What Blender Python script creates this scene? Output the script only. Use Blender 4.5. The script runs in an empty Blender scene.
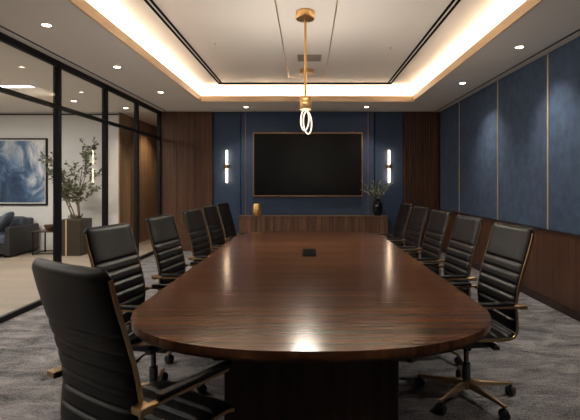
import bpy, bmesh, math, random
from mathutils import Vector, Matrix
R = math.radians
PI = math.pi
random.seed(7)
scene = bpy.context.scene
COL = scene.collection

# ------------------------------------------------------------------ materials
def new_mat(name):
    m = bpy.data.materials.new(name); m.use_nodes = True
    nt = m.node_tree
    return m, nt, nt.nodes['Principled BSDF']

def simple(name, col, rough=.5, metal=0.0, spec=.5, noise=0.0, nscale=30, bump=0.0, bscale=200):
    m, nt, b = new_mat(name)
    b.inputs['Base Color'].default_value = (*col, 1)
    b.inputs['Roughness'].default_value = rough
    b.inputs['Metallic'].default_value = metal
    b.inputs['Specular IOR Level'].default_value = spec
    tc = nt.nodes.new('ShaderNodeTexCoord')
    if noise:
        n = nt.nodes.new('ShaderNodeTexNoise'); n.inputs['Scale'].default_value = nscale; n.inputs['Detail'].default_value = 4
        nt.links.new(tc.outputs['Object'], n.inputs['Vector'])
        r = nt.nodes.new('ShaderNodeValToRGB')
        r.color_ramp.elements[0].position = .3; r.color_ramp.elements[1].position = .7
        r.color_ramp.elements[0].color = (*[c * (1 - noise) for c in col], 1)
        r.color_ramp.elements[1].color = (*[min(1, c * (1 + noise)) for c in col], 1)
        nt.links.new(n.outputs['Fac'], r.inputs['Fac']); nt.links.new(r.outputs['Color'], b.inputs['Base Color'])
    if bump:
        n = nt.nodes.new('ShaderNodeTexNoise'); n.inputs['Scale'].default_value = bscale; n.inputs['Detail'].default_value = 3
        nt.links.new(tc.outputs['Object'], n.inputs['Vector'])
        bp = nt.nodes.new('ShaderNodeBump'); bp.inputs['Strength'].default_value = bump; bp.inputs['Distance'].default_value = .01
        nt.links.new(n.outputs['Fac'], bp.inputs['Height']); nt.links.new(bp.outputs['Normal'], b.inputs['Normal'])
    return m

def wood(name, dark, light, scale, rough=.35, coat=0.0, bump=.05, spec=.3, r0=.40):
    """scale = (x, y, z) frequency of the noise: small along the grain, large across it"""
    m, nt, b = new_mat(name)
    tc = nt.nodes.new('ShaderNodeTexCoord')
    mp = nt.nodes.new('ShaderNodeMapping'); mp.inputs['Scale'].default_value = scale
    nt.links.new(tc.outputs['Object'], mp.inputs['Vector'])
    n1 = nt.nodes.new('ShaderNodeTexNoise'); n1.inputs['Scale'].default_value = 1; n1.inputs['Detail'].default_value = 6
    n1.inputs['Roughness'].default_value = .65; n1.inputs['Distortion'].default_value = .3
    nt.links.new(mp.outputs['Vector'], n1.inputs['Vector'])
    mp2 = nt.nodes.new('ShaderNodeMapping'); mp2.inputs['Scale'].default_value = (scale[0] * .3, scale[1] * .2, scale[2] * .3)
    nt.links.new(tc.outputs['Object'], mp2.inputs['Vector'])
    n2 = nt.nodes.new('ShaderNodeTexNoise'); n2.inputs['Scale'].default_value = 1; n2.inputs['Detail'].default_value = 3
    nt.links.new(mp2.outputs['Vector'], n2.inputs['Vector'])
    mix = nt.nodes.new('ShaderNodeMix'); mix.data_type = 'FLOAT'; mix.inputs['Factor'].default_value = .4
    nt.links.new(n1.outputs['Fac'], mix.inputs['A']); nt.links.new(n2.outputs['Fac'], mix.inputs['B'])
    r = nt.nodes.new('ShaderNodeValToRGB')
    e = r.color_ramp.elements
    e[0].position = r0; e[0].color = (*dark, 1)
    e[1].position = 1 - r0; e[1].color = (*light, 1)
    k = e.new(.5); k.color = (*[(a * .55 + c * .45) for a, c in zip(dark, light)], 1)
    nt.links.new(mix.outputs['Result'], r.inputs['Fac']); nt.links.new(r.outputs['Color'], b.inputs['Base Color'])
    b.inputs['Roughness'].default_value = rough; b.inputs['Specular IOR Level'].default_value = spec
    b.inputs['Coat Weight'].default_value = coat; b.inputs['Coat Roughness'].default_value = .18
    bp = nt.nodes.new('ShaderNodeBump'); bp.inputs['Strength'].default_value = bump; bp.inputs['Distance'].default_value = .003
    nt.links.new(n1.outputs['Fac'], bp.inputs['Height']); nt.links.new(bp.outputs['Normal'], b.inputs['Normal'])
    return m

def emit(name, col, strength):
    m = bpy.data.materials.new(name); m.use_nodes = True
    nt = m.node_tree; nt.nodes.clear()
    o = nt.nodes.new('ShaderNodeOutputMaterial'); e = nt.nodes.new('ShaderNodeEmission')
    e.inputs['Color'].default_value = (*col, 1); e.inputs['Strength'].default_value = strength
    nt.links.new(e.outputs[0], o.inputs[0])
    return m

def glass_mat():
    m = bpy.data.materials.new('clear_glass'); m.use_nodes = True
    nt = m.node_tree; nt.nodes.clear()
    o = nt.nodes.new('ShaderNodeOutputMaterial'); t = nt.nodes.new('ShaderNodeBsdfTransparent')
    g = nt.nodes.new('ShaderNodeBsdfGlossy'); g.inputs['Roughness'].default_value = 0.0
    g.inputs['Color'].default_value = (.9, .95, .95, 1)
    t.inputs['Color'].default_value = (.93, .93, .93, 1)
    f = nt.nodes.new('ShaderNodeFresnel'); f.inputs['IOR'].default_value = 1.35
    # reflect on the outer face only: the back face gets an index of 1
    ge = nt.nodes.new('ShaderNodeNewGeometry'); mr = nt.nodes.new('ShaderNodeMapRange')
    mr.inputs['To Min'].default_value = 1.33; mr.inputs['To Max'].default_value = 1.0
    nt.links.new(ge.outputs['Backfacing'], mr.inputs['Value']); nt.links.new(mr.outputs['Result'], f.inputs['IOR'])
    mx = nt.nodes.new('ShaderNodeMixShader')
    nt.links.new(f.outputs[0], mx.inputs[0]); nt.links.new(t.outputs[0], mx.inputs[1]); nt.links.new(g.outputs[0], mx.inputs[2])
    nt.links.new(mx.outputs[0], o.inputs[0])
    return m

def carpet_mat():
    m, nt, b = new_mat('mottled_grey_carpet')
    tc = nt.nodes.new('ShaderNodeTexCoord')
    mp = nt.nodes.new('ShaderNodeMapping'); mp.inputs['Scale'].default_value = (1.0, 2.2, 1)
    mp.inputs['Rotation'].default_value = (0, 0, R(12))
    nt.links.new(tc.outputs['Object'], mp.inputs['Vector'])
    a = nt.nodes.new('ShaderNodeTexNoise'); a.inputs['Scale'].default_value = 2.8; a.inputs['Detail'].default_value = 9
    a.inputs['Roughness'].default_value = .72; a.inputs['Distortion'].default_value = .6
    c = nt.nodes.new('ShaderNodeTexNoise'); c.inputs['Scale'].default_value = 75; c.inputs['Detail'].default_value = 3
    nt.links.new(mp.outputs['Vector'], a.inputs['Vector']); nt.links.new(tc.outputs['Object'], c.inputs['Vector'])
    mix = nt.nodes.new('ShaderNodeMix'); mix.data_type = 'FLOAT'; mix.inputs['Factor'].default_value = .33
    nt.links.new(a.outputs['Fac'], mix.inputs['A']); nt.links.new(c.outputs['Fac'], mix.inputs['B'])
    r = nt.nodes.new('ShaderNodeValToRGB'); e = r.color_ramp.elements
    e[0].position = .37; e[0].color = (.021, .022, .025, 1)
    e[1].position = .63; e[1].color = (.235, .223, .223, 1)
    nt.links.new(mix.outputs['Result'], r.inputs['Fac']); nt.links.new(r.outputs['Color'], b.inputs['Base Color'])
    b.inputs['Roughness'].default_value = .95; b.inputs['Specular IOR Level'].default_value = .1
    bp = nt.nodes.new('ShaderNodeBump'); bp.inputs['Strength'].default_value = .5; bp.inputs['Distance'].default_value = .01
    nt.links.new(c.outputs['Fac'], bp.inputs['Height']); nt.links.new(bp.outputs['Normal'], b.inputs['Normal'])
    return m

def plank_mat():
    m, nt, b = new_mat('pale_oak_planks')
    tc = nt.nodes.new('ShaderNodeTexCoord')
    mp = nt.nodes.new('ShaderNodeMapping'); mp.inputs['Rotation'].default_value = (0, 0, R(0))
    nt.links.new(tc.outputs['Object'], mp.inputs['Vector'])
    br = nt.nodes.new('ShaderNodeTexBrick')
    br.inputs['Color1'].default_value = (  .25, .19, .13, 1); br.inputs['Color2'].default_value = (.31, .245, .17, 1)
    br.inputs['Mortar'].default_value = (.22, .16, .10, 1)
    br.inputs['Scale'].default_value = 1.0; br.inputs['Mortar Size'].default_value = .004
    br.inputs['Brick Width'].default_value = 1.6; br.inputs['Row Height'].default_value = .18
    nt.links.new(mp.outputs['Vector'], br.inputs['Vector'])
    mp2 = nt.nodes.new('ShaderNodeMapping'); mp2.inputs['Scale'].default_value = (1.5, 30, 1)
    nt.links.new(tc.outputs['Object'], mp2.inputs['Vector'])
    n = nt.nodes.new('ShaderNodeTexNoise'); n.inputs['Scale'].default_value = 1; n.inputs['Detail'].default_value = 5
    nt.links.new(mp2.outputs['Vector'], n.inputs['Vector'])
    mx = nt.nodes.new('ShaderNodeMix'); mx.data_type = 'RGBA'; mx.blend_type = 'OVERLAY'; mx.inputs['Factor'].default_value = .5
    nt.links.new(br.outputs['Color'], mx.inputs['A']); nt.links.new(n.outputs['Color'], mx.inputs['B'])
    bw = nt.nodes.new('ShaderNodeHueSaturation'); bw.inputs['Saturation'].default_value = .7
    nt.links.new(mx.outputs['Result'], bw.inputs['Color']); nt.links.new(bw.outputs['Color'], b.inputs['Base Color'])
    b.inputs['Roughness'].default_value = .35
    return m

def art_mat():
    m, nt, b = new_mat('abstract_blue_painting')
    tc = nt.nodes.new('ShaderNodeTexCoord')
    mp = nt.nodes.new('ShaderNodeMapping'); mp.inputs['Scale'].default_value = (.9, 1, .7); mp.inputs['Location'].default_value = (3.4, 0, 1.1)
    nt.links.new(tc.outputs['Object'], mp.inputs['Vector'])
    n = nt.nodes.new('ShaderNodeTexNoise'); n.inputs['Scale'].default_value = 2.0; n.inputs['Detail'].default_value = 8
    n.inputs['Roughness'].default_value = .62; n.inputs['Distortion'].default_value = .8
    nt.links.new(mp.outputs['Vector'], n.inputs['Vector'])
    # paint gets paler towards one corner of the canvas and darker towards the other
    sp = nt.nodes.new('ShaderNodeSeparateXYZ'); nt.links.new(tc.outputs['Object'], sp.inputs[0])
    ma = nt.nodes.new('ShaderNodeMath'); ma.operation = 'MULTIPLY_ADD'; ma.inputs[1].default_value = .20; ma.inputs[2].default_value = -.07
    nt.links.new(sp.outputs['X'], ma.inputs[0])
    mz = nt.nodes.new('ShaderNodeMath'); mz.operation = 'MULTIPLY_ADD'; mz.inputs[1].default_value = .10; mz.inputs[2].default_value = -.06
    nt.links.new(sp.outputs['Z'], mz.inputs[0])
    s1 = nt.nodes.new('ShaderNodeMath'); s1.operation = 'ADD'; nt.links.new(ma.outputs[0], s1.inputs[0]); nt.links.new(mz.outputs[0], s1.inputs[1])
    s2 = nt.nodes.new('ShaderNodeMath'); s2.operation = 'ADD'; nt.links.new(n.outputs['Fac'], s2.inputs[0]); nt.links.new(s1.outputs[0], s2.inputs[1])
    r = nt.nodes.new('ShaderNodeValToRGB'); e = r.color_ramp.elements
    e[0].position = .36; e[0].color = (.012, .028, .06, 1)
    e[1].position = .68; e[1].color = (.62, .64, .66, 1)
    for p, c in ((.45, (.025, .06, .13)), (.52, (.08, .15, .26)), (.60, (.33, .38, .45))):
        k = e.new(p); k.color = (*c, 1)
    nt.links.new(s2.outputs[0], r.inputs['Fac']); nt.links.new(r.outputs['Color'], b.inputs['Base Color'])
    b.inputs['Roughness'].default_value = .6
    return m

WARM = (1.0, .78, .55)
M = dict(
    leather=simple('black_leather', (.0036, .0038, .0043), .42, 0, .25, bump=.12, bscale=260),
    bronze=simple('brushed_bronze', (.44, .31, .17), .3, 1),
    brass=simple('satin_brass', (.58, .37, .165), .33, 1),
    gold=simple('polished_gold', (.80, .53, .22), .3, 1),
    goldtrim=simple('gold_trim', (.62, .50, .32), .4, .5),
    black=simple('black_plastic', (.012, .012, .013), .45),
    blackmetal=simple('black_window_metal', (.0045, .005, .006), .5, 0, .2),
    hatch=simple('matt_black_hatch', (.010, .011, .011), .8, 0, .0),
    chrome=simple('dark_chrome', (.12, .12, .12), .25, 1),
    ceiling=simple('ceiling_paint', (.76, .72, .68), .9, 0, .2),
    lounge_wall=simple('lounge_wall_paint', (.62, .62, .61), .9, 0, .2),
    lounge_ceiling=simple('lounge_ceiling_paint', (.80, .78, .74), .9, 0, .2),
    fascia=simple('tan_cove_edge', (.58, .40, .24), .5),
    table=wood('walnut_table_veneer', (.040, .0168, .0088), (.145, .064, .035), (1.1, 60, 2), .18, 0, 0, .13, .36),
    walnut=wood('walnut_wall_panel', (.036, .0165, .0095), (.118, .056, .033), (45, 45, 1.2), .42, r0=.35),
    walnut_mid=wood('walnut_credenza', (.055, .029, .018), (.19, .105, .068), (45, 45, 1.2), .4),
    walnut_dark=wood('dark_walnut', (.016, .0085, .0055), (.046, .023, .014), (38, 38, 1.4), .4),
    tan_wood=wood('pale_brown_corridor_wood', (.12, .068, .036), (.27, .165, .095), (30, 30, 1.2), .4),
    lit_wood=wood('lit_corridor_wood', (.26, .175, .105), (.42, .30, .19), (40, 40, 1.2), .5),  # paler copy of the corridor wood, light painted into its colour
    pedestal=wood('dark_pedestal_veneer', (.020, .0115, .0085), (.055, .031, .022), (45, 45, 1.2), .4),
    copper=simple('dull_copper_frame', (.27, .155, .095), .45, 1),
    fabric=simple('navy_upholstery', (.042, .067, .115), .9, 0, .25, noise=.22, nscale=9, bump=.35, bscale=420),
    blue_panel=simple('navy_wall_panel', (.036, .058, .105), .8, 0, .25, noise=.1, nscale=14, bump=.15, bscale=380),
    screen=simple('screen_glass', (.004, .004, .0045), .38, 0, .10),
    sofa=simple('slate_sofa_fabric', (.055, .068, .088), .9, 0, .2, noise=.15, nscale=40),
    sofa_arm=simple('charcoal_sofa_panel', (.012, .012, .014), .5),
    cushion=simple('blue_grey_cushion', (.075, .092, .12), .9, 0, .2, noise=.2, nscale=30),
    planter=simple('dark_bronze_planter', (.05, .040, .026), .38, .5),
    soil=simple('dark_soil', (.02, .015, .01), .95, noise=.4, nscale=60),
    bark=simple('grey_brown_bark', (.11, .075, .045), .85, noise=.3, nscale=40),
    leaf=simple('olive_green_leaf', (.075, .085, .042), .5, noise=.35, nscale=6),
    sprig=simple('grey_green_sprig', (.19, .21, .13), .6, noise=.3, nscale=12),
    vase=simple('black_glazed_vase', (.008, .008, .010), .16),
    mat_white=simple('white_picture_mat', (.62, .62, .60), .8),
    bowl=simple('brown_wooden_bowl', (.09, .05, .025), .5),
    glass=glass_mat(), carpet=carpet_mat(), planks=plank_mat(), art=art_mat(),
    led=emit('warm_led_strip', (1.0, .84, .66), 25),
    lamp=emit('downlight_lens', (1.0, .80, .58), 12),
    sconce=emit('sconce_tube', (1.0, .74, .50), 6.5),
    loop=emit('pendant_filament', (1.0, .74, .46), 1.3),
    lin=emit('lounge_light', (1.0, .93, .84), 9),
)

# ------------------------------------------------------------------ mesh helpers
class MB:
    def __init__(self): self.bm = bmesh.new()
    def box(self, x0, x1, y0, y1, z0, z1, bev=0.0, seg=2, mat=None):
        t = bmesh.new()
        vs = [t.verts.new((x, y, z)) for z in (z0, z1) for y in (y0, y1) for x in (x0, x1)]
        for f in ((0, 2, 3, 1), (4, 5, 7, 6), (0, 1, 5, 4), (2, 6, 7, 3), (0, 4, 6, 2), (1, 3, 7, 5)):
            t.faces.new([vs[i] for i in f])
        if bev: bmesh.ops.bevel(t, geom=t.edges[:], offset=bev, segments=seg, profile=.5, affect='EDGES')
        self.merge(t, mat); return self
    def merge(self, t, mat=None):
        if mat is not None: bmesh.ops.transform(t, matrix=mat, verts=t.verts)
        me = bpy.data.meshes.new('tmp'); t.to_mesh(me); t.free(); self.bm.from_mesh(me); bpy.data.meshes.remove(me)
    def lathe(self, prof, cx=0, cy=0, n=28, z0=0, cap=True):
        t = bmesh.new(); rings = []
        for r, z in prof:
            if r < 1e-5: rings.append([t.verts.new((cx, cy, z + z0))])
            else: rings.append([t.verts.new((cx + r * math.cos(2 * PI * k / n), cy + r * math.sin(2 * PI * k / n), z + z0)) for k in range(n)])
        for a, b in zip(rings, rings[1:]):
            for k in range(n):
                k2 = (k + 1) % n
                if len(a) == 1: t.faces.new((a[0], b[k2], b[k])) if len(b) > 1 else None
                elif len(b) == 1: t.faces.new((a[k], a[k2], b[0]))
                else: t.faces.new((a[k], a[k2], b[k2], b[k]))
        if cap and len(rings[0]) > 1: t.faces.new(rings[0][::-1])
        if cap and len(rings[-1]) > 1: t.faces.new(rings[-1])
        self.merge(t); return self
    def tube(self, pts, rad, n=8, closed=False):
        pts = [Vector(p) for p in pts]; N = len(pts)
        rads = rad if isinstance(rad, (list, tuple)) else [rad] * N
        t = bmesh.new(); rings = []; up = None
        for i, p in enumerate(pts):
            a = pts[(i - 1) % N] if (closed or i > 0) else p
            b = pts[(i + 1) % N] if (closed or i < N - 1) else p
            d = (b - a).normalized()
            if up is None: up = Vector((0, 0, 1)) if abs(d.z) < .9 else Vector((1, 0, 0))
            s = d.cross(up).normalized(); up = s.cross(d).normalized()
            rings.append([t.verts.new(p + rads[i] * (math.cos(2 * PI * k / n) * s + math.sin(2 * PI * k / n) * up)) for k in range(n)])
        rng = range(N) if closed else range(N - 1)
        for i in rng:
            a, b = rings[i], rings[(i + 1) % N]
            for k in range(n): t.faces.new((a[k], a[(k + 1) % n], b[(k + 1) % n], b[k]))
        if not closed: t.faces.new(rings[0][::-1]); t.faces.new(rings[-1])
        self.merge(t); return self
    def prism(self, poly, z0, z1, bev=0.0, seg=3):
        t = bmesh.new()
        a = [t.verts.new((x, y, z0)) for x, y in poly]; b = [t.verts.new((x, y, z1)) for x, y in poly]
        n = len(poly)
        t.faces.new(a[::-1]); top = t.faces.new(b)
        for i in range(n): t.faces.new((a[i], a[(i + 1) % n], b[(i + 1) % n], b[i]))
        if bev:
            ed = [e for e in t.edges if abs(e.verts[0].co.z - e.verts[1].co.z) < 1e-6]
            bmesh.ops.bevel(t, geom=ed, offset=bev, segments=seg, profile=.5, affect='EDGES')
        self.merge(t); return self
    def build(self, name, mat, parent=None, smooth=False, loc=None):
        bmesh.ops.recalc_face_normals(self.bm, faces=self.bm.faces)
        me = bpy.data.meshes.new(name); self.bm.to_mesh(me); self.bm.free()
        for p in me.polygons: p.use_smooth = bool(smooth)
        if smooth and smooth != 'all':
            me.set_sharp_from_angle(angle=R(40))
        me.materials.append(mat)
        o = bpy.data.objects.new(name, me); COL.objects.link(o)
        if parent: o.parent = parent
        if loc: o.location = loc
        return o

def tag(o, label, cat, group=None):
    o['label'] = label; o['category'] = cat
    if group: o['group'] = group
    return o
def empty(name, loc=(0, 0, 0), rz=0):
    o = bpy.data.objects.new(name, None); COL.objects.link(o)
    o.location = loc; o.rotation_euler = (0, 0, rz); o.empty_display_size = .1
    return o
def struct(o, label=None):
    o['kind'] = 'structure'
    if label: o['label'] = label
    return o
def copy_tree(o, parent=None):
    c = o.copy(); COL.objects.link(c)
    if parent: c.parent = parent
    for ch in o.children[:]: copy_tree(ch, c)
    return c
def spot(name, loc, watts, parent=None, size=100, blend=.7, col=(1, .92, .82), rad=.05):
    l = bpy.data.lights.new(name, 'SPOT'); l.energy = watts; l.spot_size = R(size); l.spot_blend = blend; l.color = col; l.shadow_soft_size = rad
    o = bpy.data.objects.new(name, l); COL.objects.link(o); o.location = loc
    if parent: o.parent = parent
    return o

# ------------------------------------------------------------------ camera
CAMZ = 1.39
cam = bpy.data.cameras.new('camera'); camo = bpy.data.objects.new('camera', cam); COL.objects.link(camo)
camo.location = (0, 0, CAMZ); camo.rotation_euler = (R(90), 0, 0)
cam.sensor_width = 36; cam.sensor_fit = 'HORIZONTAL'; cam.lens = 450 / 580 * 36
cam.shift_x = -18 / 580; cam.shift_y = -26 / 580
cam.clip_start = .05
scene.camera = camo

# ------------------------------------------------------------------ room shell
XL, XR, YB, YF = -3.05, 2.74, 9.40, -1.6
ZS, ZC = 2.90, 3.20
struct(MB().box(XL, XR + .1, YF, YB + .1, -.1, 0).build('floor', M['carpet']), 'mottled grey carpet of the boardroom')
struct(MB().box(-9.6, XL, YF, 13, -.1, 0).build('floor_lounge', M['planks']), 'pale wood plank floor of the lounge')

# ceiling: a lower border with a raised tray
TX0, TX1, TY0, TY1, RW = -1.97, 1.93, -.9, 8.22, .22
s = MB()
s.box(XL - .06, TX0, YF, YB + .1, ZS, ZS + .03); s.box(TX1, XR + .1, YF, YB + .1, ZS, ZS + .03)
s.box(TX0, TX1, TY1, YB + .1, ZS, ZS + .03); s.box(TX0, TX1, YF, TY0, ZS, ZS + .03)
s.box(TX0 - RW - .02, TX0 - RW, TY0 - RW, TY1 + RW, ZS + .03, ZC); s.box(TX1 + RW, TX1 + RW + .02, TY0 - RW, TY1 + RW, ZS + .03, ZC)
s.box(TX0 - RW, TX1 + RW, TY1 + RW, TY1 + RW + .02, ZS + .03, ZC); s.box(TX0 - RW, TX1 + RW, TY0 - RW - .02, TY0 - RW, ZS + .03, ZC)
s.box(TX0 - RW - .02, TX1 + RW + .02, TY0 - RW - .02, TY1 + RW + .02, ZC, ZC + .03)
struct(s.build('ceiling', M['ceiling']), 'pale ceiling with a raised tray and lit cove')
f = MB(); h0, h1, t = ZS - .006, ZS + .10, .018
f.box(TX0, TX0 + t, TY0, TY1, h0, h1, .002); f.box(TX1 - t, TX1, TY0, TY1, h0, h1, .002)
f.box(TX0 + t, TX1 - t, TY1 - t, TY1, h0, h1, .002); f.box(TX0 + t, TX1 - t, TY0, TY0 + t, h0, h1, .002)
struct(f.build('trim_1', M['fascia']), 'tan edge around the lit ceiling cove')
# dark slot lines of the tray
f = MB()
for x in (-1.60, -1.545, 1.435, 1.49): f.box(x - .014, x + .014, .1, 8.1, ZC - .006, ZC + .004)
for y in (8.10,): f.box(-1.614, 1.504, y - .075, y + .075, ZC - .006, ZC + .004)
struct(f.build('trim_2', M['hatch']), 'dark slot line framing the raised ceiling')
f = MB()
for x in (-.325, .29): f.box(x - .006, x + .006, .1, 7.6, ZC - .005, ZC + .003)
f.box(-.325, .29, 7.594, 7.606, ZC - .005, ZC + .003)
struct(f.build('trim_3', M['brass']), 'thin bronze line around the ceiling middle strip')
struct(MB().box(2.64, 2.665, YF, YB - .1, ZS - .004, ZS + .003).box(XL + .10, XL + .125, YF, YB - .1, ZS - .004, ZS + .003).build('trim_4', M['black']), 'thin dark slot along the ceiling border')

# right wall: navy upholstered panels over a walnut wainscot
CAPZ = .84
struct(MB().box(XR + .03, XR + .13, YF, YB + .1, 0, ZS).build('wall_right', M['walnut_dark']), 'right wall')
ytr = [-1.6, .75, 2.2, 3.65, 5.14, 6.5, 8.15, 9.335]
p = MB()
for a, b in zip(ytr, ytr[1:]): p.box(XR, XR + .03, a + .010, b - .010, CAPZ + .03, ZS - .015, .006)
struct(p.build('wall_right_upholstery', M['fabric']), 'navy fabric panels on the right wall')
g = MB()
for y in ytr[1:-1]: g.box(XR - .006, XR + .03, y - .009, y + .009, CAPZ + .03, ZS - .015, .002)
struct(g.build('trim_5', M['goldtrim']), 'gold strips between the navy panels')
w = MB(); yy = YF
while yy < 9.33:
    e = min(yy + .735, 9.335); w.box(XR, XR + .03, yy + .0015, e - .0015, .10, CAPZ, .003); yy = e
struct(w.build('wall_right_wainscot', M['walnut']), 'walnut wainscot under the navy panels')
struct(MB().box(XR - .008, XR + .03, YF, 9.335, CAPZ, CAPZ + .022, .003).build('trim_6', M['walnut_dark']), 'dark rail on top of the wainscot')
struct(MB().box(XR - .006, XR + .03, YF, 9.335, 0, .10, .003).build('baseboard_right', M['walnut_dark']), 'walnut baseboard on the right')

# back wall
struct(MB().box(XL + .0, XR + .13, YB + .04, YB + .12, 0, ZS).build('wall_back', M['black']), 'back wall')
p = MB()
xs = [-3.05, -2.72, -2.345, -1.985]
for a, b in zip(xs, xs[1:]): p.box(a + .0015, b - .0015, 9.34, YB + .04, 0, ZS - .012, .003)
struct(p.build('wall_back_panelling', M['walnut']), 'plain walnut panels at the left of the back wall')
p = MB()
p.box(2.0, XR, 9.375, YB + .04, 0, ZS - .012)
x = 2.0
while x < XR - .03:
    p.box(x, x + .034, 9.34, 9.376, 0, ZS - .012, .003); x += .052
struct(p.build('wall_back_slats', M['walnut']), 'walnut slats at the right of the back wall')
p = MB()
p.box(-1.975, -1.41, 9.39, YB + .04, 0, ZS - .012, .004); p.box(1.395, 1.985, 9.39, YB + .04, 0, ZS - .012, .004)
p.box(-1.385, 1.37, 9.34, YB + .04, 0, ZS - .012, .006)
struct(p.build('wall_back_blue', M['blue_panel']), 'navy panels behind the screen and lamps')
struct(MB().box(-1.305, -1.290, 9.334, 9.345, 0, ZS - .012).box(1.24, 1.255, 9.334, 9.345, 0, ZS - .012).build('trim_7', M['copper']), 'thin bronze lines on the navy panel')
# wall behind the camera
struct(MB().box(-9.6, XR + .13, YF - .1, YF, 0, ZC).build('wall_front', M['walnut']), 'wall behind the viewpoint')

# left: black framed glazing
my = [-1.55, -.18, 1.33, 2.80, 4.19, 5.54, 6.84, 8.09, 9.33]
TR = 2.335
for i, (a, b) in enumerate(zip(my, my[1:])):
    wn = struct(empty('window_%d' % (i + 1), (XL, a, 0)), 'black framed glass bay of the left partition')
    fr = MB(); L = b - a
    fr.box(-.07, .0, L - .036, L + .036, 0, ZS, .003)
    if i == 0: fr.box(-.07, .0, -.036, .036, 0, ZS, .003)
    fr.box(-.05, -.002, .036, L - .036, 0, .06, .003); fr.box(-.05, -.002, .036, L - .036, ZS - .075, ZS, .003)
    fr.box(-.05, -.002, .036, L - .036, TR - .025, TR + .025, .003)
    fo = fr.build('frame', M['blackmetal'], wn)
    for z0, z1 in ((.06, TR - .025), (TR + .025, ZS - .075)):
        MB().box(-.03, -.022, .036, L - .036, z0, z1).build('pane', M['glass'], wn)

# ------------------------------------------------------------------ lounge shell
LX = -3.98
struct(MB().box(-9.6, LX, 9.47, 9.57, 0, ZS).build('wall_lounge', M['lounge_wall']), 'white wall of the lounge')
struct(MB().box(-9.7, -9.6, YF, 9.57, 0, ZS).build('wall_lounge_left', M['lounge_wall']))
struct(MB().box(-9.6, XL - .06, YF, 13, ZS, ZS + .03).build('ceiling_lounge', M['lounge_ceiling']), 'lounge ceiling')
struct(MB().box(LX - .1, LX, 9.57, 13, 0, ZS).box(LX, -2.9, 12.9, 13, 0, ZS).build('wall_corridor', M['tan_wood']), 'brown wood corridor wall')
struct(MB().box(LX - .004, LX + .02, 9.455, 10.05, 0, ZS, .003).build('wall_corridor_lit', M['lit_wood']), 'lit strip of the brown corridor wall at its corner, light painted in')  # added strip: the lit end of the corridor wall as lighter colour
struct(MB().box(-3.0, -2.9, 9.53, 12.9, 0, ZS).build('wall_corridor_right', M['walnut']))
struct(MB().box(-9.6, LX, 9.462, 9.472, 2.84, 2.868).build('trim_8', M['black']), 'thin dark line at the top of the lounge wall')
struct(MB().box(-9.6, LX, 9.455, 9.472, 0, .09, .003).build('baseboard_lounge', M['lounge_wall']))

# ------------------------------------------------------------------ conference table
def table_outline(inset=0.0, n=28):
    hw, cx, e = .902 - inset, .014, 2.3
    pts = []
    for (yc, ry, sgn) in ((2.40, .68 - inset, -1), (5.55, .60 - inset, 1)):
        for k in range(n + 1):
            a = PI * k / n
            c, s_ = math.cos(a), math.sin(a)
            x = math.copysign(abs(c) ** (2 / e), c) * hw
            y = abs(s_) ** (2 / e) * ry
            pts.append((cx - x, yc - y) if sgn < 0 else (cx + x, yc + y))
    return pts
tb = empty('conference_table', (.012, 3.9, 0))
tag(tb, 'long dark walnut conference table with rounded ends in the middle of the room', 'table')
inv = Vector((.012, 3.9, 0))
def tpoly(inset): return [(x - inv.x, y - inv.y) for x, y in table_outline(inset)]
MB().prism(tpoly(0), .716, .75, .006, 3).build('tabletop', M['table'], tb, True)
MB().prism(tpoly(.012), .700, .7165, .003, 2).build('edge_band', M['walnut_dark'], tb, True)
pd = MB()
pd.box(-.41, .42, -1.64, 1.55, .0, .06)
for k in range(6):
    a = -1.66 + k * (3.23 / 6); pd.box(-.43, .44, a + .002, a + 3.23 / 6 - .002, .05, .70, .004)
pd.build('pedestal', M['pedestal'], tb)
hb = MB(); hb.box(-.062, .062, .06, .52, .7495, .7535, .002)
ht = hb.build('cable_hatch', M['hatch'], tb); ht['label'] = 'black flush cable hatch'
MB().box(-.05, .05, .075, .285, .753, .755, .001).box(-.05, .05, .295, .505, .753, .755, .001).build('lid', M['hatch'], ht)

# ------------------------------------------------------------------ chair
def catmull(pts, n=24):
    P = [Vector(p) for p in pts]; P = [P[0] * 2 - P[1]] + P + [P[-1] * 2 - P[-2]]
    out = []
    for i in range(1, len(P) - 2):
        for k in range(n):
            t = k / n
            out.append(.5 * ((2 * P[i]) + (P[i + 1] - P[i - 1]) * t + (2 * P[i - 1] - 5 * P[i] + 4 * P[i + 1] - P[i + 2]) * t * t + (-P[i - 1] + 3 * P[i] - 3 * P[i + 1] + P[i + 2]) * t ** 3))
    out.append(P[-2]); return out
PROF = catmull([(-.335, 1.12), (-.308, 1.01), (-.268, .88), (-.234, .76), (-.216, .65), (-.222, .56), (-.220, .49), (-.188, .447), (-.12, .438), (0, .440), (.13, .448), (.21, .448), (.255, .432)])
LEN = [0]
for a, b in zip(PROF, PROF[1:]): LEN.append(LEN[-1] + (b - a).length)
TOT = LEN[-1]
def at(s):
    s = max(0, min(TOT, s))
    for i in range(len(LEN) - 1):
        if LEN[i + 1] >= s:
            t = (s - LEN[i]) / max(1e-9, LEN[i + 1] - LEN[i]); p = PROF[i].lerp(PROF[i + 1], t); d = (PROF[i + 1] - PROF[i]).normalized(); break
    return p, Vector((-d.y, d.x))          # tangent runs down then forwards: normal towards the sitter
S_SPLIT = [l for l, q in zip(LEN, PROF) if q.y < .48][0]
HW = .232
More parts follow.
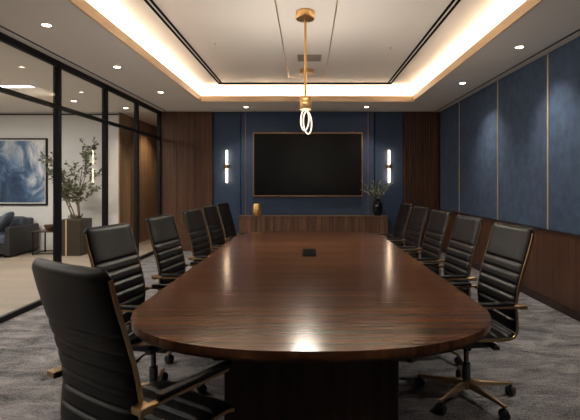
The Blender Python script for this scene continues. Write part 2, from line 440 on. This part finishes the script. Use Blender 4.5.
def pad(s0, s1, seams, t0, top=False, front=False):
    N, Mv = 150, 20
    t = bmesh.new(); F, B = [], []
    for i in range(N + 1):
        u = i / N
        s = s0 + (s1 - s0) * (u if not True else (u - math.sin(2 * PI * u) / (2 * PI) * .6))
        p, n = at(s)
        ds, de = s - s0, s1 - s
        re = .035 if top else .012
        rf = .03 if front else .012
        end = 1.0
        if ds < re: end *= math.sqrt(max(.02, 1 - (1 - ds / re) ** 2))
        if de < rf: end *= math.sqrt(max(.02, 1 - (1 - de / rf) ** 2))
        hw = HW
        rc = .04
        if top and ds < rc: hw -= rc * (1 - math.sqrt(max(0, 1 - (1 - ds / rc) ** 2)))
        if front and de < rc: hw -= rc * (1 - math.sqrt(max(0, 1 - (1 - de / rc) ** 2)))
        # ribs
        bounds = [s0] + seams + [s1]
        rib = 1.0
        for a, b in zip(bounds, bounds[1:]):
            if a <= s <= b:
                ph = (s - a) / (b - a); edge = min((s - a) if a != s0 else 9, (b - s) if b != s1 else 9)
                w = .017
                rib = 1 - max(0, 1 - edge / w) ** 1.6
                if edge > 1: rib = 1.0
        rf_, rb_ = [], []
        for j in range(Mv + 1):
            v = -math.cos(PI * j / Mv); v = .55 * v + .45 * (2 * j / Mv - 1)
            prof = max(.03, 1 - abs(v) ** 5) ** .5
            dish = .012 * v * v
            th = t0 * end * prof
            rd = .013 * (1 - rib) * max(0, 1 - abs(v) ** 10) * end
            c = p + n * dish
            fpt = c + n * (th - rd); bpt = c - n * (th - rd * 1.1)
            rf_.append(t.verts.new((fpt.x, v * hw, fpt.y))); rb_.append(t.verts.new((bpt.x, v * hw, bpt.y)))
        F.append(rf_); B.append(rb_)
    for i in range(N):
        for j in range(Mv):
            t.faces.new((F[i][j], F[i][j + 1], F[i + 1][j + 1], F[i + 1][j])); t.faces.new((B[i][j], B[i + 1][j], B[i + 1][j + 1], B[i][j + 1]))
        for j in (0, Mv): t.faces.new((F[i][j], F[i + 1][j], B[i + 1][j], B[i][j]))
    for i in (0, N):
        for j in range(Mv): t.faces.new((F[i][j], B[i][j], B[i][j + 1], F[i][j + 1]))
    m = MB(); m.merge(t); return m

def rail(side):
    t = bmesh.new(); rings = []; y0 = side * (HW + .002); w, h = .004, .007
    ss = [.035 + (TOT - .05) * k / 90 for k in range(91)]
    for s in ss:
        p, n = at(s); p = p + n * .012
        rings.append([t.verts.new((p.x + n.x * b, y0 + a, p.y + n.y * b)) for a, b in ((-w, -h), (w, -h), (w * 1.2, -h * .4), (w * 1.2, h * .4), (w, h), (-w, h))])
    for a, b in zip(rings, rings[1:]):
        for k in range(6): t.faces.new((a[k], a[(k + 1) % 6], b[(k + 1) % 6], b[k]))
    t.faces.new(rings[0]); t.faces.new(rings[-1][::-1])
    m = MB(); m.merge(t); return m

def make_chair():
    r = empty('executive_chair')
    seams_b = []; s = .235
    while s < S_SPLIT - .04: seams_b.append(s); s += .066
    pad(0, S_SPLIT - .002, seams_b, .031, top=True).build('backrest', M['leather'], r, 'all')
    seams_s = []; s = S_SPLIT + .075
    while s < TOT - .06: seams_s.append(s); s += .075
    pad(S_SPLIT + .002, TOT, seams_s, .030, front=True).build('seat', M['leather'], r, 'all')
    for sd in (-1, 1): rail(sd).build('side_rail', M['bronze'], r, True)
    for sd in (-1, 1):
        y = sd * .272
        a = MB()
        a.box(-.245, -.195, min(sd * .236, sd * .288), max(sd * .236, sd * .288), .643, .668, .004)
        a.box(-.245, .165, y - .015, y + .015, .652, .666, .004)
        ar = a.build('armrest', M['bronze'], r)
        MB().box(-.165, .185, y - .0195, y + .0195, .665, .687, .009, 4).build('arm_pad', M['leather'], ar, 'all')
    m = MB()
    m.box(-.12, .13, -.085, .085, .345, .395, .012)
    m.box(-.10, -.06, -.235, .235, .388, .412, .005); m.box(.08, .12, -.235, .235, .392, .422, .005)
    mo = m.build('tilt_mechanism', M['black'], r)
    MB().tube([(.03, -.08, .365), (.03, -.20, .36), (.03, -.235, .352)], [.006, .006, .011], 8).build('lever', M['black'], mo, True)
    MB().lathe([(.027, .10), (.027, .225), (.016, .228), (.016, .35)], n=20).build('gas_column', M['chrome'], r, True)
    b = MB(); b.lathe([(.02, .062), (.045, .07), (.05, .10), (.044, .122), (.028, .128)], n=24)
    bo = b.build('base_hub', M['bronze'], r, True)
    for k in range(5):
        a = R(180 + 72 * k); rot = Matrix.Rotation(a, 4, 'Z')
        t = bmesh.new()
        secs = [(.03, .018, .076, .118), (.12, .014, .077, .107), (.24, .011, .076, .094), (.318, .010, .072, .086)]
        rings = [[t.verts.new((x, y, z)) for y, z in ((-w, z0), (w, z0), (w, z1 - .005), (w * .6, z1), (-w * .6, z1), (-w, z1 - .005))] for x, w, z0, z1 in secs]
        for p, q in zip(rings, rings[1:]):
            for i in range(6): t.faces.new((p[i], p[(i + 1) % 6], q[(i + 1) % 6], q[i]))
        t.faces.new(rings[0]); t.faces.new(rings[-1][::-1])
        l = MB(); l.merge(t, rot); l.build('leg', M['bronze'], r, True)
        c = MB(); cx, cy = .305 * math.cos(a), .305 * math.sin(a)
        ca = a + R(35 + 50 * k)
        for o in (-.016, .016):
            t = bmesh.new(); bmesh.ops.create_cone(t, cap_ends=True, segments=20, radius1=.030, radius2=.030, depth=.020)
            bmesh.ops.bevel(t, geom=[e for e in t.edges if len(e.link_faces) == 2 and abs(e.verts[0].co.z - e.verts[1].co.z) < 1e-5], offset=.005, segments=2, affect='EDGES')
            mt = Matrix.Translation((cx + o * -math.sin(ca), cy + o * math.cos(ca), .030)) @ Matrix.Rotation(ca, 4, 'Z') @ Matrix.Rotation(R(90), 4, 'X')
            c.merge(t, mt)
        c.lathe([(.010, .028), (.010, .076)], cx, cy, 12)
        c.build('caster', M['black'], r, True)
    return r

chair0 = make_chair()
GRP = 'black leather executive chairs around the conference table'
L = 'black leather chair with bronze frame, '
spots = [
    (-.64, 1.795, 57, 'black leather chair turned away with its ribbed back to us at the near table corner'),
    (-.985, 2.87, -11, L + 'left side of table, directly behind the turned away chair'),
    (-.94, 3.77, -9, L + 'left side of table, second in the row facing us'),
    (-.90, 4.67, -8, L + 'left side of table, middle of the row'),
    (-.89, 5.45, -8, L + 'left side of table, second last before the end wall'),
    (-.87, 6.22, -8, L + 'left side of table, last before the end wall'),
    (1.03, 2.93, 186.5, L + 'right side of table, largest, star base in view'),
    (1.03, 3.73, 186, L + 'right side of table, second from the nearest'),
    (1.03, 4.53, 186, L + 'right side of table, middle of five'),
    (1.03, 5.33, 186, L + 'right side of table, fourth from the nearest'),
    (1.03, 6.13, 186, L + 'right side of table, farthest, below the black vase'),
]
for i, (x, y, a, lab) in enumerate(spots):
    o = chair0 if i == 0 else copy_tree(chair0)
    o.location = (x, y, 0); o.rotation_euler = (0, 0, R(a)); tag(o, lab, 'chair', GRP)

# ------------------------------------------------------------------ credenza and what stands on it
cd = tag(empty('credenza', (.11, 8.98, 0)), 'long low walnut credenza against the navy wall under the screen', 'cabinet')
x0, x1 = -1.49, 1.49
b = MB(); b.box(x0, x1, .02, .35, .07, .715, .003); b.box(x0 + .03, x1 - .03, .05, .34, 0, .07)
b.build('body', M['walnut_dark'], cd)
MB().box(x0 - .01, x1 + .01, -.005, .35, .715, .75, .003).build('top', M['walnut_mid'], cd)
for a, c in ((x0, 0.03), (.03, x1)):
    for q in range(2):
        d0 = a + (c - a) / 2 * q; d1 = a + (c - a) / 2 * (q + 1)
        gp = .004
        MB().box(d0 + (gp if q == 0 else .0007), d1 - (gp if q == 1 else .0007), 0, .02, .08, .708, .002).build('door', M['walnut_mid'], cd)

v = tag(empty('vase', (-1.035, 9.13, .75)), 'squat polished gold vase at the left end of the credenza', 'vase')
MB().lathe([(.001, .0), (.070, .0), (.082, .012), (.098, .06), (.102, .12), (.098, .18), (.086, .225), (.084, .24), (.078, .24), (.080, .225), (.088, .18), (.09, .12), (.06, .03), (.001, .02)], n=36).build('body', M['gold'], v, True)
MB().lathe([(.103, .115), (.1045, .118), (.1045, .126), (.103, .129)], n=36, cap=False).build('band', M['brass'], v, True)

def leaf(m, base, d, ln, w, roll):
    d = d.normalized(); s_ = d.cross(Vector((0, 0, 1)));
    s_ = s_.normalized() if s_.length > .01 else Vector((1, 0, 0))
    s_ = Matrix.Rotation(roll, 3, d) @ s_; n = s_.cross(d)
    pts = [(0, 0, 0), (.3, .8, .05), (.6, .85, .04), (1, 0, -.08), (.6, -.85, .04), (.3, -.8, .05), (.45, 0, -.02)]
    vs = [m.bm.verts.new(base + d * (u * ln) + s_ * (q * w) + n * (h * ln)) for u, q, h in pts]
    for a, b in ((0, 1), (1, 2), (2, 3), (3, 4), (4, 5), (5, 0)): m.bm.faces.new((vs[6], vs[a], vs[b]))

bv = tag(empty('vase', (1.415, 9.13, .75)), 'black glazed vase with leafy sprigs at the right end of the credenza', 'vase')
MB().lathe([(.001, 0), (.055, 0), (.075, .02), (.094, .10), (.098, .16), (.088, .23), (.060, .285), (.046, .305), (.052, .335), (.046, .335), (.040, .305), (.05, .28), (.06, .2), (.001, .1)], n=32).build('body', M['vase'], bv, True)
rnd = random.Random(4)
st = MB(); lf = MB()
for k in range(17):
    an = rnd.uniform(0, 2 * PI); sp = rnd.uniform(.05, .30); hh = rnd.uniform(.12, .34)
    if k == 0: an, sp, hh = PI, .33, .18
    if k == 1: an, sp, hh = 0.1, .27, .30
    p0 = Vector((.02 * math.cos(an), .02 * math.sin(an), .24)); p3 = Vector((sp * math.cos(an), sp * .55 * math.sin(an), .335 + hh))
    pm = p0.lerp(p3, .5) + Vector((0, 0, .07))
    pts = [((1 - t) ** 2) * p0 + 2 * t * (1 - t) * pm + t * t * p3 for t in [q / 8 for q in range(9)]]
    st.tube(pts, [.0035] * 5 + [.0025] * 4, 5)
    for q in range(3, 9):
        for e in range(2):
            d = (pts[q] - pts[q - 1]).normalized() + Vector((rnd.uniform(-1, 1), rnd.uniform(-1, 1), rnd.uniform(-.4, .8))) * .8
            leaf(lf, pts[q], d, rnd.uniform(.045, .075), rnd.uniform(.009, .015), rnd.uniform(-1, 1))
st.build('stems', M['bark'], bv, True)
lf.build('foliage', M['sprig'], bv, True)

# ------------------------------------------------------------------ wall screen
tv = tag(empty('wall_screen', (0, 9.28, 1.13)), 'large black wall screen in a thin bronze frame above the credenza', 'screen')
w0, w1, hh = -1.138, 1.132, 1.325
MB().box(w0 + .02, w1 - .02, .012, .056, .02, hh - .02, .003).build('housing', M['black'], tv)
fr = MB()
fr.box(w0, w1, 0, .045, 0, .026, .003); fr.box(w0, w1, 0, .045, hh - .026, hh, .003)
fr.box(w0, w0 + .026, 0, .045, .026, hh - .026, .003); fr.box(w1 - .026, w1, 0, .045, .026, hh - .026, .003)
fr.build('frame', M['copper'], tv)
MB().box(w0 + .026, w1 - .026, .006, .013, .026, hh - .026).build('display', M['screen'], tv)

# ------------------------------------------------------------------ sconces
def make_sconce():
    r = empty('wall_sconce')
    MB().box(-.045, .045, -.022, 0, -.055, .055, .005).build('backplate', M['bronze'], r)
    MB().lathe([(.030, -.042), (.030, .042)], 0, -.055, 20).box(-.012, .012, -.04, -.02, -.02, .02).build('bracket', M['bronze'], r, True)
    MB().lathe([(.001, .040), (.018, .041), (.018, .328), (.014, .335), (.001, .337)], 0, -.055, 18).build('light_tube', M['sconce'], r, True)
    MB().lathe([(.001, -.337), (.014, -.335), (.018, -.328), (.018, -.041), (.001, -.040)], 0, -.055, 18).build('light_tube', M['sconce'], r, True)
    return r
sc = make_sconce(); sc2 = copy_tree(sc)
sc.location = (-1.685, 9.39, 1.755); tag(sc, 'vertical glowing tube sconce on the navy wall left of the screen', 'wall lamp', 'tube sconces')
sc2.location = (1.682, 9.39, 1.755); tag(sc2, 'vertical glowing tube sconce on the navy wall right of the screen, above the black vase', 'wall lamp', 'tube sconces')

# ------------------------------------------------------------------ pendant
PY = 4.73
pn = tag(empty('pendant_lamp', (-.028, PY, ZC)), 'brass pendant with two glowing loops on a long rod over the table', 'pendant lamp')
MB().lathe([(.001, 0), (.100, 0), (.100, -.072), (.094, -.08), (.001, -.08)], n=36).build('canopy', M['brass'], pn, True)
MB().lathe([(.0135, -.079), (.0135, -.90)], n=14).build('rod', M['brass'], pn, True)
MB().lathe([(.001, -.885), (.056, -.89), (.062, -.897), (.062, -.925), (.059, -.928), (.059, -.936), (.062, -.939), (.062, -.965), (.059, -.968), (.059, -.976), (.062, -.979), (.062, -1.022), (.056, -1.03), (.001, -1.03)], n=32).build('holder', M['brass'], pn, True)
def loop(cx, cz, rx, rz, tilt, yaw):
    pts = []
    for k in range(40):
        a = 2 * PI * k / 40
        p = Vector((rx * math.cos(a), 0, rz * math.sin(a)))
        p = Matrix.Rotation(tilt, 3, 'Y') @ p; p = Matrix.Rotation(yaw, 3, 'Z') @ p
        pts.append(p + Vector((cx, 0, cz)))
    return MB().tube(pts, .0065, 8, True)
loop(-.005, -1.135, .046, .112, R(3), R(25)).build('light_loop', M['loop'], pn, 'all')
loop(.022, -1.165, .052, .118, R(-6), R(-35)).build('light_loop', M['loop'], pn, 'all')
l = bpy.data.lights.new('pendant_light', 'POINT'); l.energy = 36; l.color = (1, .90, .77); l.shadow_soft_size = .12; l.specular_factor = .06
lo = bpy.data.objects.new('pendant_light', l); COL.objects.link(lo); lo.parent = pn; lo.location = (0, 0, -1.15)

cp = tag(empty('ceiling_boss', (-.02, 7.15, ZC)), 'small round brass fitting on the ceiling behind the pendant rod', 'ceiling fitting')
MB().lathe([(.001, 0), (.105, 0), (.105, -.05), (.098, -.056), (.001, -.056)], n=32).build('cover', M['brass'], cp, True)
MB().lathe([(.112, 0), (.112, -.014), (.104, -.016)], n=32).build('rim', M['bronze'], cp, True)

vt = tag(empty('air_vent', (.02, 6.45, ZC)), 'small rectangular grey air vent in the ceiling behind the pendant', 'vent')
MB().box(-.17, .17, -.15, .15, -.004, .002).build('backing', M['black'], vt)
g = MB(); g.box(-.17, .17, -.15, -.13, -.012, 0, .002); g.box(-.17, .17, .13, .15, -.012, 0, .002); g.box(-.17, -.15, -.13, .13, -.012, 0, .002); g.box(.15, .17, -.13, .13, -.012, 0, .002)
vm = simple('vent_grey', (.25, .22, .19), .5)
g.build('frame', vm, vt)
g = MB()
for k in range(9): g.box(-.15, .15, -.118 + k * .028, -.106 + k * .028, -.010, -.003)
g.build('louvres', vm, vt)

for (x, y, w) in ((-1.19, 5.76, 'left of the pendant'), (1.09, 5.96, 'right of the pendant')):
    sp = tag(empty('sprinkler', (x, y, ZC)), 'tiny ceiling sprinkler ' + w, 'sprinkler', 'ceiling sprinklers')
    MB().lathe([(.001, 0), (.03, 0), (.027, -.006), (.001, -.006)], n=20).build('escutcheon', M['ceiling'], sp, True)
    MB().lathe([(.009, -.006), (.008, -.018), (.016, -.020), (.016, -.022), (.001, -.022)], n=16).build('head', M['goldtrim'], sp, True)

# ------------------------------------------------------------------ cove light strips
def strip(lab, side, a0, a1):
    # side: direction the strip faces, away from the room, fixed to the back of the cove edge
    dx, dy = side
    loc = (TX0 if dx < 0 else TX1 if dx > 0 else (a0 + a1) / 2, TY0 if dy < 0 else TY1 if dy > 0 else (a0 + a1) / 2, ZS + .03)
    st = tag(empty('cove_light_strip', loc), lab, 'light strip', 'cove light strips')
    h = (a1 - a0) / 2
    def seg(p, q, z0, z1, e):
        lo, hi = sorted((p * (dx + dy), q * (dx + dy)))
        return MB().box(lo, hi, -h + e, h - e, z0, z1) if dx else MB().box(-h + e, h - e, lo, hi, z0, z1)
    seg(.0, .012, 0, .062, 0).build('channel', M['ceiling'], st)
    seg(.012, .016, .008, .056, .005).build('diffuser', M['led'], st)
strip('warm light strip in the ceiling cove along the glass side', (-1, 0), TY0, TY1)
strip('warm light strip in the ceiling cove along the navy wall side', (1, 0), TY0, TY1)
strip('warm light strip in the ceiling cove above the screen wall', (0, 1), TX0, TX1)
strip('warm light strip in the ceiling cove behind the viewpoint', (0, -1), TX0, TX1)

# ------------------------------------------------------------------ downlights
def make_downlight():
    r = empty('downlight')
    MB().lathe([(.040, 0.0), (.054, 0.0), (.054, -.004), (.046, -.006), (.040, -.004)], n=24, cap=False).build('trim_ring', M['ceiling'], r, True)
    MB().lathe([(.001, -.002), (.042, -.002), (.042, -.0035), (.001, -.0035)], n=24).build('lens', M['lamp'], r, True)
    return r
dl0 = make_downlight(); first = True
DL = [(-2.48, 4.27, 'over the glass partition, nearest of three in a row', 46), (-2.46, 5.80, 'over the glass partition, middle of three in a row', 46), (-2.42, 7.39, 'over the glass partition, farthest of three in a row', 46),
      (2.33, 4.96, 'beside the navy wall, nearer one', 46), (2.31, 6.73, 'beside the navy wall, farther one', 46),
      (-1.215, 8.82, 'above the left of the screen wall', 26), (1.15, 8.82, 'above the right of the screen wall', 26),
      (-2.48, 2.7, 'over the glass partition, added out of frame for light', 46), (2.33, 3.2, 'beside the navy wall, added out of frame for light', 46), (2.33, 1.4, 'beside the navy wall, behind the nearest chair, added unseen for light', 46), (-2.48, 1.1, 'over the glass partition, close to the viewpoint, added unseen for light', 46)]  # downlights on this line are unseen, added to brighten the room
for i, (x, y, lab, wt) in enumerate(DL):
    o = dl0 if i == 0 else copy_tree(dl0)
    o.location = (x, y, ZS); tag(o, 'small round ceiling downlight ' + lab, 'downlight', 'ceiling downlights')
    spot('downlight_beam', (x, y, ZS - .02), wt * 1.3, None, 105, 1.0)
for x, y, lab in ((-4.26, 8.19, 'in the lounge ceiling near the potted tree'), (-3.62, 8.94, 'in the lounge ceiling at the corridor mouth')):
    o = copy_tree(dl0); o.location = (x, y, ZS); tag(o, 'small round ceiling downlight ' + lab, 'downlight', 'lounge downlights')
    spot('downlight_beam', (x, y, ZS - .02), 40, None, 110, .8, (1, .86, .68))
o = copy_tree(dl0); o.location = (-3.5, 10.9, ZS); tag(o, 'small round ceiling downlight inside the brown wood corridor', 'downlight', 'lounge downlights')
spot('downlight_beam', (-3.5, 10.9, ZS - .02), 60, None, 120, .8, (1, .78, .54))

# lounge linear lights
for (x0, x1, y, lab, wt) in ((-7.2, -4.25, 6.93, 'long linear light in the lounge ceiling, farther one', 38), (-7.2, -4.33, 6.0, 'long linear light in the lounge ceiling, nearer one', 38),
                         (-7.2, -4.33, 2.6, 'long linear light in the lounge ceiling, added out of frame for light', 40)):  # unseen extra fitting, added to brighten the near lounge
    ll = tag(empty('linear_ceiling_light', ((x0 + x1) / 2, y, ZS)), lab, 'ceiling light', 'lounge linear lights')
    a = (x1 - x0) / 2
    MB().box(-a - .01, a + .01, -.06, .06, -.012, 0, .003).build('housing', M['ceiling'], ll)
    MB().box(-a, a, -.045, .045, -.016, -.011).build('diffuser', M['lin'], ll)
    ar = bpy.data.lights.new('linear_beam', 'AREA'); ar.shape = 'RECTANGLE'; ar.size = 2 * a; ar.size_y = .09; ar.energy = wt; ar.color = (1, .93, .84)
    ao = bpy.data.objects.new('linear_beam', ar); COL.objects.link(ao); ao.parent = ll; ao.location = (0, 0, -.02)

# ------------------------------------------------------------------ lounge furniture
pa = tag(empty('framed_painting', (-6.4, 9.465, .95)), 'large framed abstract blue and white painting on the lounge wall above the sofa', 'painting')
A0, A1, AH = -.95, .93, 1.40
f = MB()
f.box(A0, A1, -.045, 0, 0, .028, .003); f.box(A0, A1, -.045, 0, AH - .028, AH, .003); f.box(A0, A0 + .028, -.045, 0, .028, AH - .028, .003); f.box(A1 - .028, A1, -.045, 0, .028, AH - .028, .003)
f.build('frame', M['blackmetal'], pa)
MB().box(A0 + .02, A1 - .02, -.02, 0, .02, AH - .02).build('backing', M['mat_white'], pa)
MB().box(A0 + .055, A1 - .055, -.030, -.02, .055, AH - .055).build('canvas', M['art'], pa)

so = tag(empty('sofa', (-6.75, 8.9, 0)), 'low slate grey sofa with a dark arm panel against the lounge wall', 'sofa')
b = MB(); b.box(-1.10, 1.10, -.42, .48, .06, .24, .02); b.build('base', M['sofa_arm'], so)
for sx in (-1, 1):
    x0, x1 = (1.05, 1.15) if sx > 0 else (-1.15, -1.05)
    MB().box(x0, x1, -.45, .48, .04, .575, .02, 3).build('arm', M['sofa_arm'], so)
MB().box(-1.05, 1.05, .28, .48, .24, .70, .04, 3).build('back', M['sofa'], so)
for k in range(2):
    MB().box(-1.04 + k * 1.045, k * 1.045 - .005, -.44, .30, .24, .42, .04, 3).build('seat_cushion', M['sofa'], so, True)
    MB().box(-1.03 + k * 1.04, k * 1.04 - .01, .10, .30, .42, .735, .06, 3).build('back_cushion', M['sofa'], so, True)
for sx in (-1.0, 1.0):
    for sy in (-.38, .40): MB().box(sx - .02, sx + .02, sy - .02, sy + .02, 0, .06).build('leg', M['blackmetal'], so)
pil = bmesh.new(); bmesh.ops.create_uvsphere(pil, u_segments=24, v_segments=14, radius=1)
for vv in pil.verts:
    c = vv.co; s4 = lambda q: math.copysign(abs(q) ** .55, q)
    vv.co = Vector((s4(c.x) * .21, s4(c.y) * .21, c.z * .075 * (1 - .3 * max(abs(c.x), abs(c.y)))))
m = MB(); m.merge(pil, Matrix.Rotation(R(-62), 4, 'Y') @ Matrix.Rotation(R(10), 4, 'X'))
pc = m.build('cushion', M['cushion'], None, 'all', (-5.87, 8.72, .66)); tag(pc, 'blue grey scatter cushion leaning on the right arm of the lounge sofa', 'cushion')

ts = tag(empty('side_table', (-5.16, 8.98, 0)), 'small square side table with thin dark frame between sofa and potted tree', 'side table')
MB().box(-.22, .22, -.22, .22, .445, .465, .003).build('top', M['walnut_dark'], ts)
for sx in (-.205, .205):
    for sy in (-.205, .205): MB().box(sx - .011, sx + .011, sy - .011, sy + .011, 0, .445).build('leg', M['blackmetal'], ts)
MB().box(-.205, .205, -.212, -.198, .02, .04).box(-.205, .205, .198, .212, .02, .04).box(-.212, -.198, -.198, .198, .02, .04).box(.198, .212, -.198, .198, .02, .04).build('stretcher', M['blackmetal'], ts)
bw = tag(empty('bowl', (-5.12, 8.95, .465)), 'small brown wooden bowl on the lounge side table', 'bowl')
MB().lathe([(.001, 0), (.05, 0), (.085, .03), (.115, .085), (.12, .11), (.113, .11), (.105, .085), (.07, .035), (.001, .02)], n=28).build('body', M['bowl'], bw, True)
MB().lathe([(.116, .108), (.1215, .110), (.1215, .114), (.114, .114), (.110, .109)], n=28, cap=False).build('rim', M['walnut_dark'], bw, True)

pt = tag(empty('potted_tree', (-4.56, 8.92, 0)), 'slender leafy tree in a tall dark bronze planter behind the glass', 'plant')
MB().box(-.24, .17, -.23, .23, 0, .70, .006).build('planter', M['planter'], pt)
q = MB().box(-.125, -.100, -.237, -.228, .0, .70, .002).build('planter_strip', M['goldtrim'], pt)
MB().box(-.225, .155, -.215, .215, .66, .704).build('soil', M['soil'], pt)
rnd = random.Random(11)
tk = MB(); fo = MB()
def grow(p, d, ln, rad, depth):
    pts = [p.copy()]; q = p.copy(); dd = d.normalized()
    for k in range(6):
        dd = (dd + Vector((rnd.uniform(-1, 1), rnd.uniform(-1, 1), rnd.uniform(-.3, .6))) * .10).normalized()
        q = q + dd * ln / 6; pts.append(q.copy())
    tk.tube(pts, [rad * (1 - .09 * k) for k in range(7)], 6)
    if depth > 0:
        for k in range(4 if depth > 1 else 5):
            i = rnd.choice((2, 3, 4, 5, 6)); an = rnd.uniform(0, 2 * PI)
            nd = dd + Vector((math.cos(an), math.sin(an), rnd.uniform(-.1, .6))) * .85
            grow(pts[i], nd, ln * rnd.uniform(.34, .58), rad * .5, depth - 1)
    if depth <= 1:
        for k in range(1, 7):
            for e in range(2 if depth == 0 else 1):
                v = dd * .6 + Vector((rnd.uniform(-1, 1), rnd.uniform(-1, 1), rnd.uniform(-.7, .5)))
                leaf(fo, pts[k], v, rnd.uniform(.075, .115), rnd.uniform(.018, .026), rnd.uniform(-1.2, 1.2))
for (bx, by, dx, dy, ln) in ((-.08, 0, -.20, -.05, 1.02), (.0, .05, .0, .06, 1.14), (.04, -.05, .16, .0, 1.05), (-.02, -.06, -.06, -.1, .75), (.02, .03, .09, .1, .8)):
    grow(Vector((bx, by, .69)), Vector((dx, dy, 1)), ln, .016, 2)
for mb in (tk, fo):                       # keep the crown slender
    for vv in mb.bm.verts:
        k = min(1, max(0, (vv.co.z - .7) / .4))
        vv.co.x = vv.co.x * (1 - .12 * k) - .10 * k; vv.co.y *= 1 - .5 * k; vv.co.z = .7 + (vv.co.z - .7) * .93
tk.build('trunk', M['bark'], pt, True)
fo.build('foliage', M['leaf'], pt, True)
un = MB(); 
for k in range(26):
    an = rnd.uniform(0, 2 * PI); b0 = Vector((rnd.uniform(-.17, .1), rnd.uniform(-.17, .17), .70))
    leaf(un, b0, Vector((math.cos(an) * .5, math.sin(an) * .5, 1)), rnd.uniform(.06, .14), .012, rnd.uniform(-1, 1))
un.build('underplanting', M['leaf'], pt, True)

# ------------------------------------------------------------------ world / view
w = bpy.data.worlds.new('world'); scene.world = w; w.use_nodes = True
w.node_tree.nodes['Background'].inputs[0].default_value = (.5, .55, .62, 1)
w.node_tree.nodes['Background'].inputs[1].default_value = .05
vs = scene.view_settings
vs.view_transform = 'Standard'; vs.look = 'None'; vs.gamma = 1; vs.use_curve_mapping = False
vs.exposure = 1.2
scene.cycles.use_denoising = True
scene.cycles.max_bounces = 10; scene.cycles.diffuse_bounces = 5; scene.cycles.transparent_max_bounces = 16
scene.cycles.sample_clamp_indirect = 8
